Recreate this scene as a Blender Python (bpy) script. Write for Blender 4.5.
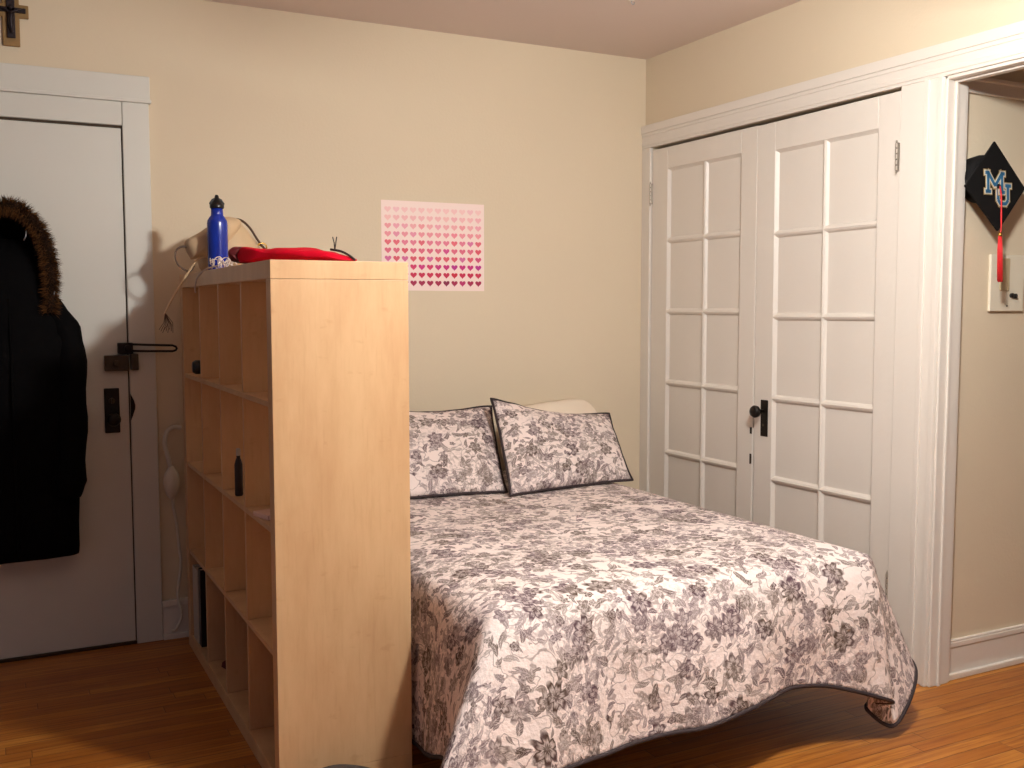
import bpy, bmesh, math, random
from mathutils import Vector, Matrix, noise
random.seed(7)
PI = math.pi
for o in list(bpy.data.objects): bpy.data.objects.remove(o)
S = bpy.context.scene
C = S.collection

# ------------------------------------------------------------------ camera
cam_d = bpy.data.cameras.new('camera'); cam = bpy.data.objects.new('camera', cam_d); C.objects.link(cam)
cam.location = (-2.9275, -4.2462, 1.3501)
cam.rotation_euler = (PI/2 - .076, 0.0007, -.4742)
cam_d.sensor_width = 36; cam_d.lens = 1010.45*36/1024; cam_d.clip_start = .05
S.camera = cam
# ------------------------------------------------------------------ world, exposure
W = bpy.data.worlds.new('world'); S.world = W; W.use_nodes = True
W.node_tree.nodes['Background'].inputs[0].default_value = (.88, .84, 1.0, 1)
W.node_tree.nodes['Background'].inputs[1].default_value = .13
S.view_settings.view_transform = 'Standard'; S.view_settings.look = 'None'
S.view_settings.exposure = .0; S.view_settings.gamma = 1; S.view_settings.use_curve_mapping = False
LAMP = Vector((-1.34, -2.82, 2.25)); LAMP_COL = (1, 1, .95, 1); LAMP_STR = 610.0
HALL_W = 3.0

# ------------------------------------------------------------------ node helpers
class NT:
    def __init__(s, name):
        s.m = bpy.data.materials.new(name); s.m.use_nodes = True; s.t = s.m.node_tree; s.n = s.t.nodes
        s.b = s.n['Principled BSDF']
    def new(s, typ, **kw):
        n = s.n.new(typ)
        for k, v in kw.items(): setattr(n, k, v)
        return n
    def link(s, a, b): s.t.links.new(a, b)
    def put(s, sock, v):
        if isinstance(v, bpy.types.NodeSocket): s.link(v, sock)
        else: sock.default_value = v
    def math(s, op, a, b=0, c=0, clamp=False):
        n = s.new('ShaderNodeMath', operation=op); n.use_clamp = clamp
        s.put(n.inputs[0], a); s.put(n.inputs[1], b); s.put(n.inputs[2], c); return n.outputs[0]
    def vec(s, op, a, b=(0,0,0)):
        n = s.new('ShaderNodeVectorMath', operation=op); s.put(n.inputs[0], a)
        if op == 'SCALE': s.put(n.inputs['Scale'], b)
        else: s.put(n.inputs[1], b)
        return n.outputs['Value'] if op in ('LENGTH','DISTANCE','DOT_PRODUCT') else n.outputs[0]
    def sep(s, v):
        n = s.new('ShaderNodeSeparateXYZ'); s.link(v, n.inputs[0]); return n.outputs
    def comb(s, x, y, z=0):
        n = s.new('ShaderNodeCombineXYZ'); s.put(n.inputs[0], x); s.put(n.inputs[1], y); s.put(n.inputs[2], z); return n.outputs[0]
    def mix(s, f, a, b):
        n = s.new('ShaderNodeMix', data_type='RGBA'); s.put(n.inputs['Factor'], f); s.put(n.inputs[6], a); s.put(n.inputs[7], b); return n.outputs[2]
    def noise(s, v, scale, detail=3, rough=.55):
        n = s.new('ShaderNodeTexNoise'); s.put(n.inputs['Vector'], v); n.inputs['Scale'].default_value = scale
        n.inputs['Detail'].default_value = detail; n.inputs['Roughness'].default_value = rough; return n.outputs['Fac']
    def ramp(s, f, lo, hi, smooth=True):
        n = s.new('ShaderNodeMapRange'); n.interpolation_type = 'SMOOTHSTEP' if smooth else 'LINEAR'
        s.put(n.inputs[0], f); n.inputs[1].default_value = lo; n.inputs[2].default_value = hi; return n.outputs[0]
    def coord(s, k='Object'): return s.new('ShaderNodeTexCoord').outputs[k]
    def pos(s): return s.new('ShaderNodeNewGeometry').outputs['Position']
    def color(s, v): s.put(s.b.inputs['Base Color'], v)
    def bump(s, h, dist=.002, strength=.5):
        n = s.new('ShaderNodeBump'); n.inputs['Strength'].default_value = strength; n.inputs['Distance'].default_value = dist
        s.link(h, n.inputs['Height']); s.link(n.outputs[0], s.b.inputs['Normal'])

def col(h):
    h = h.lstrip('#'); r = []
    for i in (0, 2, 4):
        v = int(h[i:i+2], 16)/255; r.append(v/12.92 if v <= .04045 else ((v+.055)/1.055)**2.4)
    return (*r, 1)
def var(c, k): return (min(1, c[0]*k), min(1, c[1]*k), min(1, c[2]*k), 1)

def plain(name, c, rough=.6, amp=.06, scale=9, bump=.0, bscale=60, metal=0, spec=.5, sheen=0):
    n = NT(name); p = n.coord()
    f = n.noise(p, scale, 4)
    n.color(n.mix(f, var(c, 1-amp), var(c, 1+amp)))
    n.b.inputs['Roughness'].default_value = rough; n.b.inputs['Metallic'].default_value = metal
    n.b.inputs['Specular IOR Level'].default_value = spec
    if sheen: n.b.inputs['Sheen Weight'].default_value = sheen
    if bump: n.bump(n.noise(p, bscale, 5), bump, .6)
    return n.m

M = {}
M['wall'] = plain('wall_paint', col('DECEB5'), .75, .03, 1.7, .0012, 90, spec=.25)
M['ceiling'] = plain('ceiling_paint', col('DFD0C8'), .85, .02, 2, .001, 70, spec=.2)
M['white'] = plain('white_gloss_paint', col('E4DCD3'), .38, .02, 3, .0008, 40, spec=.45)
M['doorwhite'] = plain('entry_door_paint', col('D8D5CD'), .45, .02, 2, .0006, 30, spec=.4)
M['black_metal'] = plain('aged_black_metal', col('231D19'), .42, .25, 40, .0004, 120, .6)
M['brass_dark'] = plain('aged_bronze_plate', col('4A3D30'), .4, .25, 30, .0004, 90, .7)
M['gap'] = plain('dark_gap_shadow_board', col('4A3C30'), .9)
M['hinge'] = plain('painted_hinge', col('B9AFA3'), .35, .2, 60, .0003, 90, .5)
M['black_cloth'] = plain('black_nylon', col('080708'), .8, .2, 20, .003, 25, spec=.06)
M['navy'] = plain('navy_lining', col('131F46'), .45, .1, 20)
M['zip'] = plain('silver_zip', col('B8BCC4'), .3, .1, 50, metal=.9)
M['fur'] = plain('brown_fur', col('6B4420'), .8, .5, 60, spec=.2)
M['fur_dark'] = plain('dark_brown_fur', col('2A180B'), .85, .4, 60, spec=.2)
M['binding'] = plain('charcoal_binding', col('33272A'), .8, .12, 60, .0006, 200)
M['cream'] = plain('cream_pillow_cotton', col('E9D9C6'), .85, .03, 8, .0015, 30)
M['mattress'] = plain('mattress_ticking', col('C9BFB2'), .85, .05, 12, .001, 50)
M['blue'] = plain('cobalt_bottle_enamel', col('0E2C98'), .25, .08, 15, spec=.7)
M['black_plastic'] = plain('black_plastic', col('141214'), .35, .1, 30)
M['bag'] = plain('tan_soft_leather', col('CDB08C'), .6, .12, 9, .002, 22)
M['strap'] = plain('pale_tan_strap', col('CFAE86'), .6, .12, 14, .0008, 60)
M['bag_dark'] = plain('brown_bag_trim', col('4E3524'), .5, .2, 20, .0008, 60)
M['gold'] = plain('gold_buckle', col('C79A4B'), .25, .1, 30, metal=.9)
M['fringe'] = plain('pale_fringe_yarn', col('D8C8BE'), .85, .1, 40)
M['red'] = plain('red_satin', col('CC0426'), .65, .15, 9, .004, 16, spec=.15)
M['red_dark'] = plain('deep_red_lining', col('5E0E16'), .6, .2, 16, .002, 22)
M['dark_twig'] = plain('dark_cord', col('2A1D1A'), .6)
M['paper'] = plain('poster_paper', col('FAE2DC'), .55, .01, 3)
M['wood_dark'] = plain('cross_wood', col('8F6E40'), .55, .2, 30, .0008, 50)
M['pewter'] = plain('dark_pewter', col('2C2328'), .4, .3, 60, metal=.5)
M['cap'] = plain('black_mortarboard_cloth', col('100F10'), .8, .15, 30, spec=.2)
M['tassel'] = plain('red_tassel_thread', col('D8262B'), .6, .15, 50)
M['logo_blue'] = plain('blue_logo_felt', col('2C6A92'), .5, .12, 60)
M['logo_white'] = plain('silver_logo_edge', col('D9D2C2'), .4, .08, 60)
M['logo_gold'] = plain('gold_logo_edge', col('A58A5C'), .5, .12, 60)
M['plate'] = plain('switch_plate_plastic', col('E6DCC8'), .35, .02, 10)
M['plate_tan'] = plain('tan_plastic', col('BFAD8A'), .5, .05, 20)  # plain tan, browner than the plate it sits on
M['paper2'] = plain('binder_board', col('BDB4A6'), .6, .05, 10)
M['pink'] = plain('pink_card', col('E0BCAE'), .6, .05, 20)
M['cord'] = plain('white_cord_plastic', col('D8D0C2'), .5, .04, 20)
M['shoe'] = plain('dark_grey_suede', col('3B3430'), .8, .15, 30, .001, 80)
M['fanwhite'] = plain('white_fan_enamel', col('E6E2DC'), .4, .02, 5)
M['leg'] = plain('black_bed_steel', col('151312'), .5)

def lamp_glass():
    n = NT('lit_frosted_globe'); n.color((.9,.85,.8,1))
    n.b.inputs['Emission Color'].default_value = LAMP_COL; n.b.inputs['Emission Strength'].default_value = LAMP_STR
    return n.m
M['lit'] = lamp_glass()

def wood_floor():
    n = NT('strip_oak_floor'); p = n.pos(); x, y, z = n.sep(p)
    w = .057
    row = n.math('FLOOR', n.math('DIVIDE', y, w))
    fr = n.math('FRACT', n.math('DIVIDE', y, w))
    wn = n.new('ShaderNodeTexWhiteNoise', noise_dimensions='1D'); n.link(row, wn.inputs['W'])
    xs = n.math('DIVIDE', n.math('ADD', x, n.math('MULTIPLY', wn.outputs[0], 3.7)), .95)
    cell = n.math('FLOOR', xs); fx = n.math('FRACT', xs)
    wn2 = n.new('ShaderNodeTexWhiteNoise', noise_dimensions='2D'); n.link(n.comb(row, cell), wn2.inputs['Vector'])
    g = n.noise(n.comb(n.math('MULTIPLY', x, 1.6), n.math('MULTIPLY', y, 34), n.math('MULTIPLY', wn2.outputs[0], 9)), 2.2, 6, .62)
    g2 = n.noise(n.comb(n.math('MULTIPLY', x, 5), n.math('MULTIPLY', y, 160), wn2.outputs[0]), 1.5, 4, .6)
    c = n.mix(wn2.outputs[0], col('A4601E'), col('C68436'))
    c = n.mix(n.ramp(g, .35, .75), c, col('8A4612'))
    c = n.mix(n.math('MULTIPLY', n.ramp(g2, .5, .8), .35), c, col('5C2F12'))
    e = n.math('MINIMUM', n.math('MINIMUM', fr, n.math('SUBTRACT', 1, fr)), n.math('MULTIPLY', n.math('MINIMUM', fx, n.math('SUBTRACT', 1, fx)), 16))
    seam = n.math('SUBTRACT', 1, n.ramp(e, .0, .045))
    c = n.mix(n.math('MULTIPLY', seam, .65), c, col('3A1D0C'))
    n.color(c); n.b.inputs['Roughness'].default_value = .42
    n.bump(n.math('SUBTRACT', n.math('MULTIPLY', g2, .15), seam), .0012, .6)
    return n.m
M['floor'] = wood_floor()

def birch(name, a, b, c3, rough=.42):
    n = NT(name); p = n.pos(); x, y, z = n.sep(p)
    v = n.comb(n.math('MULTIPLY', x, 5), n.math('MULTIPLY', y, 5), n.math('MULTIPLY', z, 1.2))
    f = n.noise(v, 1.6, 6, .65)
    fine = n.noise(n.comb(n.math('MULTIPLY', x, 90), n.math('MULTIPLY', y, 90), n.math('MULTIPLY', z, 6)), 1.0, 4, .6)
    fl = n.noise(n.comb(n.math('MULTIPLY', x, 14), n.math('MULTIPLY', y, 14), n.math('MULTIPLY', z, 22)), 1.0, 3, .6)
    c = n.mix(n.ramp(f, .3, .72), a, b)
    c = n.mix(n.math('MULTIPLY', n.ramp(fine, .5, .8), .25), c, c3)
    c = n.mix(n.math('MULTIPLY', n.ramp(fl, .62, .75), .3), c, c3)
    n.color(c); n.b.inputs['Roughness'].default_value = rough; n.bump(fine, .0004, .3)
    return n.m
M['birch'] = birch('birch_veneer', col('D6B085'), col('C89E74'), col('B2845A'))

def toile(name, base, inkA, inkB, crinkle=.006):
    """cream quilting cotton printed with flowers, leaves and stems, drawn in cloth (UV) metres"""
    n = NT(name); uv = n.coord('UV')
    wob = n.new('ShaderNodeTexNoise'); n.link(uv, wob.inputs['Vector']); wob.inputs['Scale'].default_value = 9; wob.inputs['Detail'].default_value = 3
    w = n.vec('ADD', uv, n.vec('SCALE', n.vec('SUBTRACT', wob.outputs['Color'], (.5,.5,.5)), .042))
    wob2 = n.new('ShaderNodeTexNoise'); n.link(uv, wob2.inputs['Vector']); wob2.inputs['Scale'].default_value = 45; wob2.inputs['Detail'].default_value = 2
    w = n.vec('ADD', w, n.vec('SCALE', n.vec('SUBTRACT', wob2.outputs['Color'], (.5,.5,.5)), .012))
    cluster = n.ramp(n.noise(uv, 4.2, 2, .5), .36, .60)
    def layer(scale, off, kind, size, gate, petals=5):
        v = n.vec('ADD', n.vec('SCALE', w, scale), off)
        vo = n.new('ShaderNodeTexVoronoi', voronoi_dimensions='2D', feature='F1'); n.link(v, vo.inputs['Vector'])
        vo.inputs['Scale'].default_value = 1; vo.inputs['Randomness'].default_value = .85
        loc = n.vec('SUBTRACT', v, vo.outputs['Position']); lx, ly, _ = n.sep(loc)
        rr, gg, bb = n.new('ShaderNodeSeparateColor'), 0, 0
        n.link(vo.outputs['Color'], rr.inputs[0]); r1, r2, r3 = rr.outputs
        ang = n.math('ADD', n.math('ARCTAN2', ly, lx), n.math('MULTIPLY', r1, 6.28))
        r = n.math('SQRT', n.math('ADD', n.math('MULTIPLY', lx, lx), n.math('MULTIPLY', ly, ly)))
        if kind == 'flower':
            sz = n.math('MULTIPLY', n.math('ADD', .6, n.math('MULTIPLY', r3, .55)), size)
            R = n.math('MULTIPLY', sz, n.math('ADD', .82, n.math('MULTIPLY', n.math('COSINE', n.math('MULTIPLY', ang, petals)), .2)))
            q = n.math('DIVIDE', r, R)
            inside = n.math('SUBTRACT', 1, n.ramp(q, .88, 1.02))
            rings = n.math('ADD', .74, n.math('MULTIPLY', n.math('SINE', n.math('ADD', n.math('MULTIPLY', q, 11), n.math('MULTIPLY', n.math('COSINE', n.math('MULTIPLY', ang, petals*2)), .9))), .26))
            d = n.math('MULTIPLY', inside, rings)
        else:
            ca = n.math('COSINE', n.math('MULTIPLY', r1, 6.28)); sa = n.math('SINE', n.math('MULTIPLY', r1, 6.28))
            u = n.math('ADD', n.math('MULTIPLY', lx, ca), n.math('MULTIPLY', ly, sa))
            t = n.math('SUBTRACT', n.math('MULTIPLY', ly, ca), n.math('MULTIPLY', lx, sa))
            t = n.math('ADD', t, n.math('MULTIPLY', n.math('MULTIPLY', u, u), .5))
            uu = n.math('DIVIDE', u, size); prof = n.math('SUBTRACT', 1, n.math('MULTIPLY', uu, uu))
            prof = n.math('MULTIPLY', prof, n.math('MULTIPLY', n.math('ADD', .75, n.math('MULTIPLY', uu, .35)), size*.42))
            inside = n.ramp(n.math('SUBTRACT', prof, n.math('ABSOLUTE', t)), -.008, .03)
            vein = n.ramp(n.math('ABSOLUTE', t), .0, .035)
            hat = n.math('ADD', .82, n.math('MULTIPLY', n.math('SINE', n.math('ADD', n.math('MULTIPLY', u, 48), n.math('MULTIPLY', n.math('ABSOLUTE', t), 60))), .16))
            d = n.math('MULTIPLY', inside, n.math('MULTIPLY', hat, n.math('ADD', .5, n.math('MULTIPLY', vein, .5))))
        g = n.math('GREATER_THAN', n.math('ADD', r2, n.math('MULTIPLY', cluster, .32)), gate)
        tone = n.math('ADD', .66, n.math('MULTIPLY', r3, .42))
        return n.math('MULTIPLY', n.math('MULTIPLY', d, g), tone)
    L = [layer(10, (3.1,1.7,0), 'flower', .44, .60, 6), layer(13, (7.7,4.2,0), 'flower', .42, .72, 5),
         layer(15, (1.3,9.2,0), 'leaf', .50, .55), layer(21, (5.3,2.2,0), 'leaf', .5, .62), layer(26, (9.9,6.1,0), 'flower', .36, .80, 5),
         layer(31, (2.9,8.3,0), 'leaf', .52, .68)]
    d = L[0]
    for q in L[1:]: d = n.math('MAXIMUM', d, q)
    st = n.math('ABSOLUTE', n.math('SUBTRACT', n.noise(w, 13, 1.5, .5), .5))
    stem = n.math('MULTIPLY', n.math('SUBTRACT', 1, n.ramp(st, .004, .016)), .6)
    st2 = n.math('ABSOLUTE', n.math('SUBTRACT', n.noise(n.vec('ADD', w, (4,7,0)), 26, 1.5, .5), .48))
    stem2 = n.math('MULTIPLY', n.math('SUBTRACT', 1, n.ramp(st2, .004, .02)), n.math('MULTIPLY', cluster, .55))
    d = n.math('MAXIMUM', d, n.math('MAXIMUM', stem, stem2))
    # soft grey wash behind the clusters, broken by fine hatching
    fine = n.noise(w, 75, 3, .6)
    wash = n.math('MULTIPLY', n.math('MULTIPLY', cluster, n.ramp(fine, .47, .60)), .42)
    d = n.math('MAXIMUM', d, wash)
    d = n.math('MULTIPLY', d, n.math('ADD', .66, n.math('MULTIPLY', n.noise(uv, 60, 3), .55)), clamp=True)
    ink = n.mix(n.ramp(n.noise(uv, 5.5, 2), .4, .6), inkA, inkB)
    n.color(n.mix(d, base, ink)); n.b.inputs['Roughness'].default_value = .85
    n.b.inputs['Specular IOR Level'].default_value = .2
    q = n.math('ADD', n.noise(uv, 38, 3, .6), n.math('MULTIPLY', n.noise(uv, 95, 2), .4))
    n.bump(q, crinkle, .8)
    return n.m
M['toile'] = toile('toile_quilt_print', col('ECDCD8'), col('4A382D'), col('543E48'))

# ------------------------------------------------------------------ mesh helpers
def setp(o, label=None, cat=None, group=None, kind=None):
    if label: o['label'] = label
    if cat: o['category'] = cat
    if group: o['group'] = group
    if kind: o['kind'] = kind
    return o
def empty(name, loc, label=None, cat=None, group=None, kind=None, rz=0):
    o = bpy.data.objects.new(name, None); C.objects.link(o); o.location = loc; o.rotation_euler = (0, 0, rz)
    o.empty_display_size = .05
    return setp(o, label, cat, group, kind)
class MB:
    """collects shapes for ONE mesh object"""
    def __init__(s): s.v = []; s.f = []; s.mi = []; s.uv = {}
    def add(s, vs, fs, mi=0):
        b = len(s.v); s.v += [tuple(p) for p in vs]
        for f in fs: s.f.append([b+i for i in f]); s.mi.append(mi)
        return s
    def box(s, a, b, mi=0, mat=None):
        (x0,y0,z0),(x1,y1,z1) = a, b
        x0,x1 = sorted((x0,x1)); y0,y1 = sorted((y0,y1)); z0,z1 = sorted((z0,z1))
        vs = [(x0,y0,z0),(x1,y0,z0),(x1,y1,z0),(x0,y1,z0),(x0,y0,z1),(x1,y0,z1),(x1,y1,z1),(x0,y1,z1)]
        if mat: vs = [mat @ Vector(p) for p in vs]
        return s.add(vs, [(3,2,1,0),(4,5,6,7),(0,1,5,4),(1,2,6,5),(2,3,7,6),(3,0,4,7)], mi)
    def tube(s, pts, r, n=10, mi=0, cap=True, flat=1.0, closed=False):
        pts = [Vector(p) for p in pts]; N = len(pts); rs = r if isinstance(r, (list, tuple)) else [r]*N
        rings = []; up = None
        for i, p in enumerate(pts):
            if closed: t = pts[(i+1) % N] - pts[i-1]
            else: t = pts[min(i+1, N-1)] - pts[max(i-1, 0)]
            t = t.normalized() if t.length > 1e-9 else Vector((0,0,1))
            if up is None:
                up = Vector((0,0,1)) if abs(t.z) < .9 else Vector((0,1,0))
            a = t.cross(up); a = a.normalized() if a.length > 1e-6 else t.orthogonal().normalized()
            b = a.cross(t).normalized(); up = b
            rings.append([p + a*math.cos(2*PI*k/n)*rs[i] + b*math.sin(2*PI*k/n)*rs[i]*flat for k in range(n)])
        vs = [q for r_ in rings for q in r_]; fs = []
        for i in range(N if closed else N-1):
            j = (i+1) % N
            for k in range(n): fs.append((i*n+k, i*n+(k+1) % n, j*n+(k+1) % n, j*n+k))
        if cap and not closed: fs.append(tuple(range(n-1, -1, -1))); fs.append(tuple((N-1)*n+k for k in range(n)))
        return s.add(vs, fs, mi)
    def lathe(s, prof, n=28, c=(0,0,0), axis='z', mi=0):
        vs = []; fs = []; c = Vector(c)
        for r, h in prof:
            for k in range(n):
                a = 2*PI*k/n; u, v = r*math.cos(a), r*math.sin(a)
                vs.append(c + (Vector((u, v, h)) if axis == 'z' else Vector((h, u, v)) if axis == 'x' else Vector((u, h, v))))
        for i in range(len(prof)-1):
            for k in range(n): fs.append((i*n+k, i*n+(k+1) % n, (i+1)*n+(k+1) % n, (i+1)*n+k))
        fs.append(tuple(range(n-1, -1, -1))); fs.append(tuple((len(prof)-1)*n+k for k in range(n)))
        return s.add(vs, fs, mi)
    def prism(s, poly, y0, y1, mi=0, f=None):
        """poly in (x, z) extruded along y"""
        n = len(poly); vs = [(p[0], y0, p[1]) for p in poly] + [(p[0], y1, p[1]) for p in poly]
        if f: vs = [f(Vector(v)) for v in vs]
        fs = [tuple(range(n)), tuple(range(2*n-1, n-1, -1))] + [(i, n+i, n+(i+1) % n, (i+1) % n) for i in range(n)]
        return s.add(vs, fs, mi)
    def build(s, name, mats, parent=None, smooth=False, bevel=0, seg=2, subsurf=0, loc=None, uv=None, merge=False, solid=0, angle=None, **props):
        me = bpy.data.meshes.new(name)
        if not isinstance(mats, (list, tuple)): mats = [mats]
        v = s.v
        if loc is not None: v = [(p[0]-loc[0], p[1]-loc[1], p[2]-loc[2]) for p in v]
        me.from_pydata(v, [], s.f)
        for m in mats: me.materials.append(m)
        me.polygons.foreach_set('material_index', s.mi)
        if uv:
            l = me.uv_layers.new(name='UVMap')
            for lp in me.loops: l.data[lp.index].uv = uv[lp.vertex_index]
        bm = bmesh.new(); bm.from_mesh(me)
        if merge: bmesh.ops.remove_doubles(bm, verts=bm.verts, dist=.0004)
        bmesh.ops.recalc_face_normals(bm, faces=bm.faces)
        bm.to_mesh(me); bm.free()
        if smooth:
            me.polygons.foreach_set('use_smooth', [True]*len(me.polygons))
        o = bpy.data.objects.new(name, me); C.objects.link(o)
        if loc is not None: o.location = loc
        if parent: o.parent = parent
        if solid:
            m = o.modifiers.new('solid', 'SOLIDIFY'); m.thickness = solid; m.offset = -1
        if bevel:
            m = o.modifiers.new('bevel', 'BEVEL'); m.width = bevel; m.segments = seg; m.limit_method = 'ANGLE'; m.angle_limit = math.radians(40)
            m.harden_normals = False
        if subsurf:
            m = o.modifiers.new('sub', 'SUBSURF'); m.levels = subsurf; m.render_levels = subsurf
        for k, q in props.items(): o[k] = q
        return o
def smooth_path(keys, n):
    """Catmull-Rom through keys (tuples of equal length)"""
    K = len(keys); out = []
    for i in range(n):
        t = i/(n-1)*(K-1); a = min(int(t), K-2); u = t-a
        p = [keys[max(a-1, 0)], keys[a], keys[a+1], keys[min(a+2, K-1)]]
        out.append(tuple(.5*((2*p[1][d]) + (-p[0][d]+p[2][d])*u + (2*p[0][d]-5*p[1][d]+4*p[2][d]-p[3][d])*u*u + (-p[0][d]+3*p[1][d]-3*p[2][d]+p[3][d])*u**3) for d in range(len(keys[0]))))
    return out
def inflate(mb, sil, depth, y=0, rings=10, amp=0, freq=8, mi=0, n=64, power=.5, flatback=None):
    """closed silhouette in (x,z) given real thickness along y"""
    pts = smooth_path(sil+[sil[0]], n+1)[:-1]
    cx = sum(p[0] for p in pts)/n; cz = sum(p[1] for p in pts)/n
    vs = []; fs = []
    def P(px, pz, yy):
        v = Vector((px, yy, pz))
        if amp: v += noise.noise_vector(v*freq)*amp
        return v
    for sgn in (-1, 1):
        base = len(vs)
        for k in range(rings+1):
            q = 1-k/rings*.97; h = depth*max(0, 1-q**2.6)**power
            if sgn > 0 and flatback is not None: h = min(h, flatback)
            for (px, pz) in pts: vs.append(P(cx+(px-cx)*q, cz+(pz-cz)*q, y+sgn*h))
        for k in range(rings):
            for j in range(n): fs.append((base+k*n+j, base+k*n+(j+1) % n, base+(k+1)*n+(j+1) % n, base+(k+1)*n+j))
        fs.append(tuple(base+rings*n+j for j in range(n)))
    mb.add(vs, fs, mi)
    return mb

# ================================================================== THE SETTING
CE = 2.572
XL, YF, XH = -4.3, -6.4, 1.35
def struct(name, mb, mat, **k):
    o = mb.build(name, mat, **k); o['kind'] = 'structure'; return o
struct('floor', MB().box((XL, YF, -.05), (XH+.1, .1, 0)), M['floor'])
struct('ceiling', MB().box((XL, YF, CE), (XH+.1, .1, CE+.05)), M['ceiling'])
struct('wall_back', MB().box((XL, 0, 0), (.13, .1, CE)), M['wall'])

YC0, YC1, ZC = -.0693, -1.6168, 2.132     # closet opening
YH0, YH1 = -1.80, -2.72                   # hall opening
wr = MB()
wr.box((0, YC0, 0), (.085, 0, CE)).box((0, YC1, ZC), (.085, YC0, CE)).box((0, YH0, 0), (.085, YC1, CE)).box((0, YH1, ZC), (.085, YH0, CE)).box((0, YF, 0), (.085, YH1, CE))
struct('wall_right', wr, M['wall'])
struct('wall_closet', MB().box((.5, YH0+.05, 0), (.52, 0, CE)), M['wall'])
struct('wall_hall', MB().box((.0852, -1.77, 0), (XH, -1.74, CE)), M['wall'])
struct('wall_hall_end', MB().box((XH, YF, 0), (XH+.1, -1.74, CE)), M['wall'])

# casing of the closet and the hallway opening (painted boards on the right wall)
def trim(name, mb, bevel=.003, mat='white'):
    return struct(name, mb, M[mat], bevel=bevel, seg=2)
t = MB().box((-.02, YC0, 0), (-.0005, -.0005, ZC)); trim('trim_1', t)
t = MB().box((-.02, -3.1, ZC), (-.0005, -.001, 2.222))
t.box((-.0235, -3.1, ZC+.012), (-.02, -.001, ZC+.03)); t.box((-.027, -3.1, 2.205), (-.0005, -.001, 2.243)); t.box((-.0235, -3.1, 2.19), (-.0005, -.001, 2.205)); trim('trim_2', t)
t = MB().box((-.02, YH0, 0), (-.0005, YC1, ZC)); t.box((-.028, -1.745, 0), (-.02, -1.725, ZC)); t.box((-.026, YH0, 0), (-.02, YH0+.02, ZC)); trim('trim_3', t)
# jamb lining of the hallway opening
t = MB().box((-.012, YH0-.010, 0), (.085, YH0, ZC)); t.box((.022, YH0-.019, 0), (.036, YH0-.010, ZC)); t.box((-.012, YH1, ZC-.012), (.085, YH0, ZC)); t.box((.022, YH1, ZC-.02), (.036, YH0, ZC-.012))
t.box((.0852, YH0-.006, 0), (.097, -1.771, ZC)); t.box((-.012, YH1, 0), (.085, YH1+.012, ZC)); trim('trim_4', t)
t = MB().box((-.02, -2.84, 0), (-.0005, YH1, ZC)); trim('trim_5', t)
# hallway picture rail and baseboard
t = MB().box((.0855, -1.785, 2.095), (XH, -1.77, 2.15)); t.box((.0855, -1.80, 2.135), (XH, -1.77, 2.15)); trim('trim_6', t)
t = MB().box((.098, -1.784, 0), (XH, -1.77, .114)); t.box((.098, -1.787, .114), (XH, -1.77, .134)); t.box((.098, -1.784, .134), (XH, -1.77, .142)); t.box((.098, -1.80, 0), (XH, -1.784, .022)); trim('baseboard_hall', t)
# bedroom baseboard on the back wall
t = MB().box((-2.354, -.016, 0), (-.03, -.0005, .135)); t.box((-2.354, -.024, .135), (-.03, -.0005, .16)); t.box((-2.354, -.03, 0), (-.03, -.016, .022)); trim('baseboard_back', t)
t = MB().box((XL, -.016, 0), (-3.5, -.0005, .16)); trim('baseboard_left', t)
# nail hole in the casing
# entry door casing
t = MB().box((-2.4537, -.022, 0), (-2.3546, -.0005, 2.145)); t.box((-3.47, -.022, 0), (-3.37, -.0005, 2.145))
trim('trim_7', t, .003, 'doorwhite')
t = MB().box((-3.37, -.0215, 2.052), (-2.4545, -.0005, 2.145)); t.box((-3.48, -.03, 2.147), (-2.35, -.0005, 2.245)); t.box((-3.49, -.036, 2.142), (-2.346, -.0005, 2.156))
trim('trim_8', t, .003, 'doorwhite')

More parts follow.
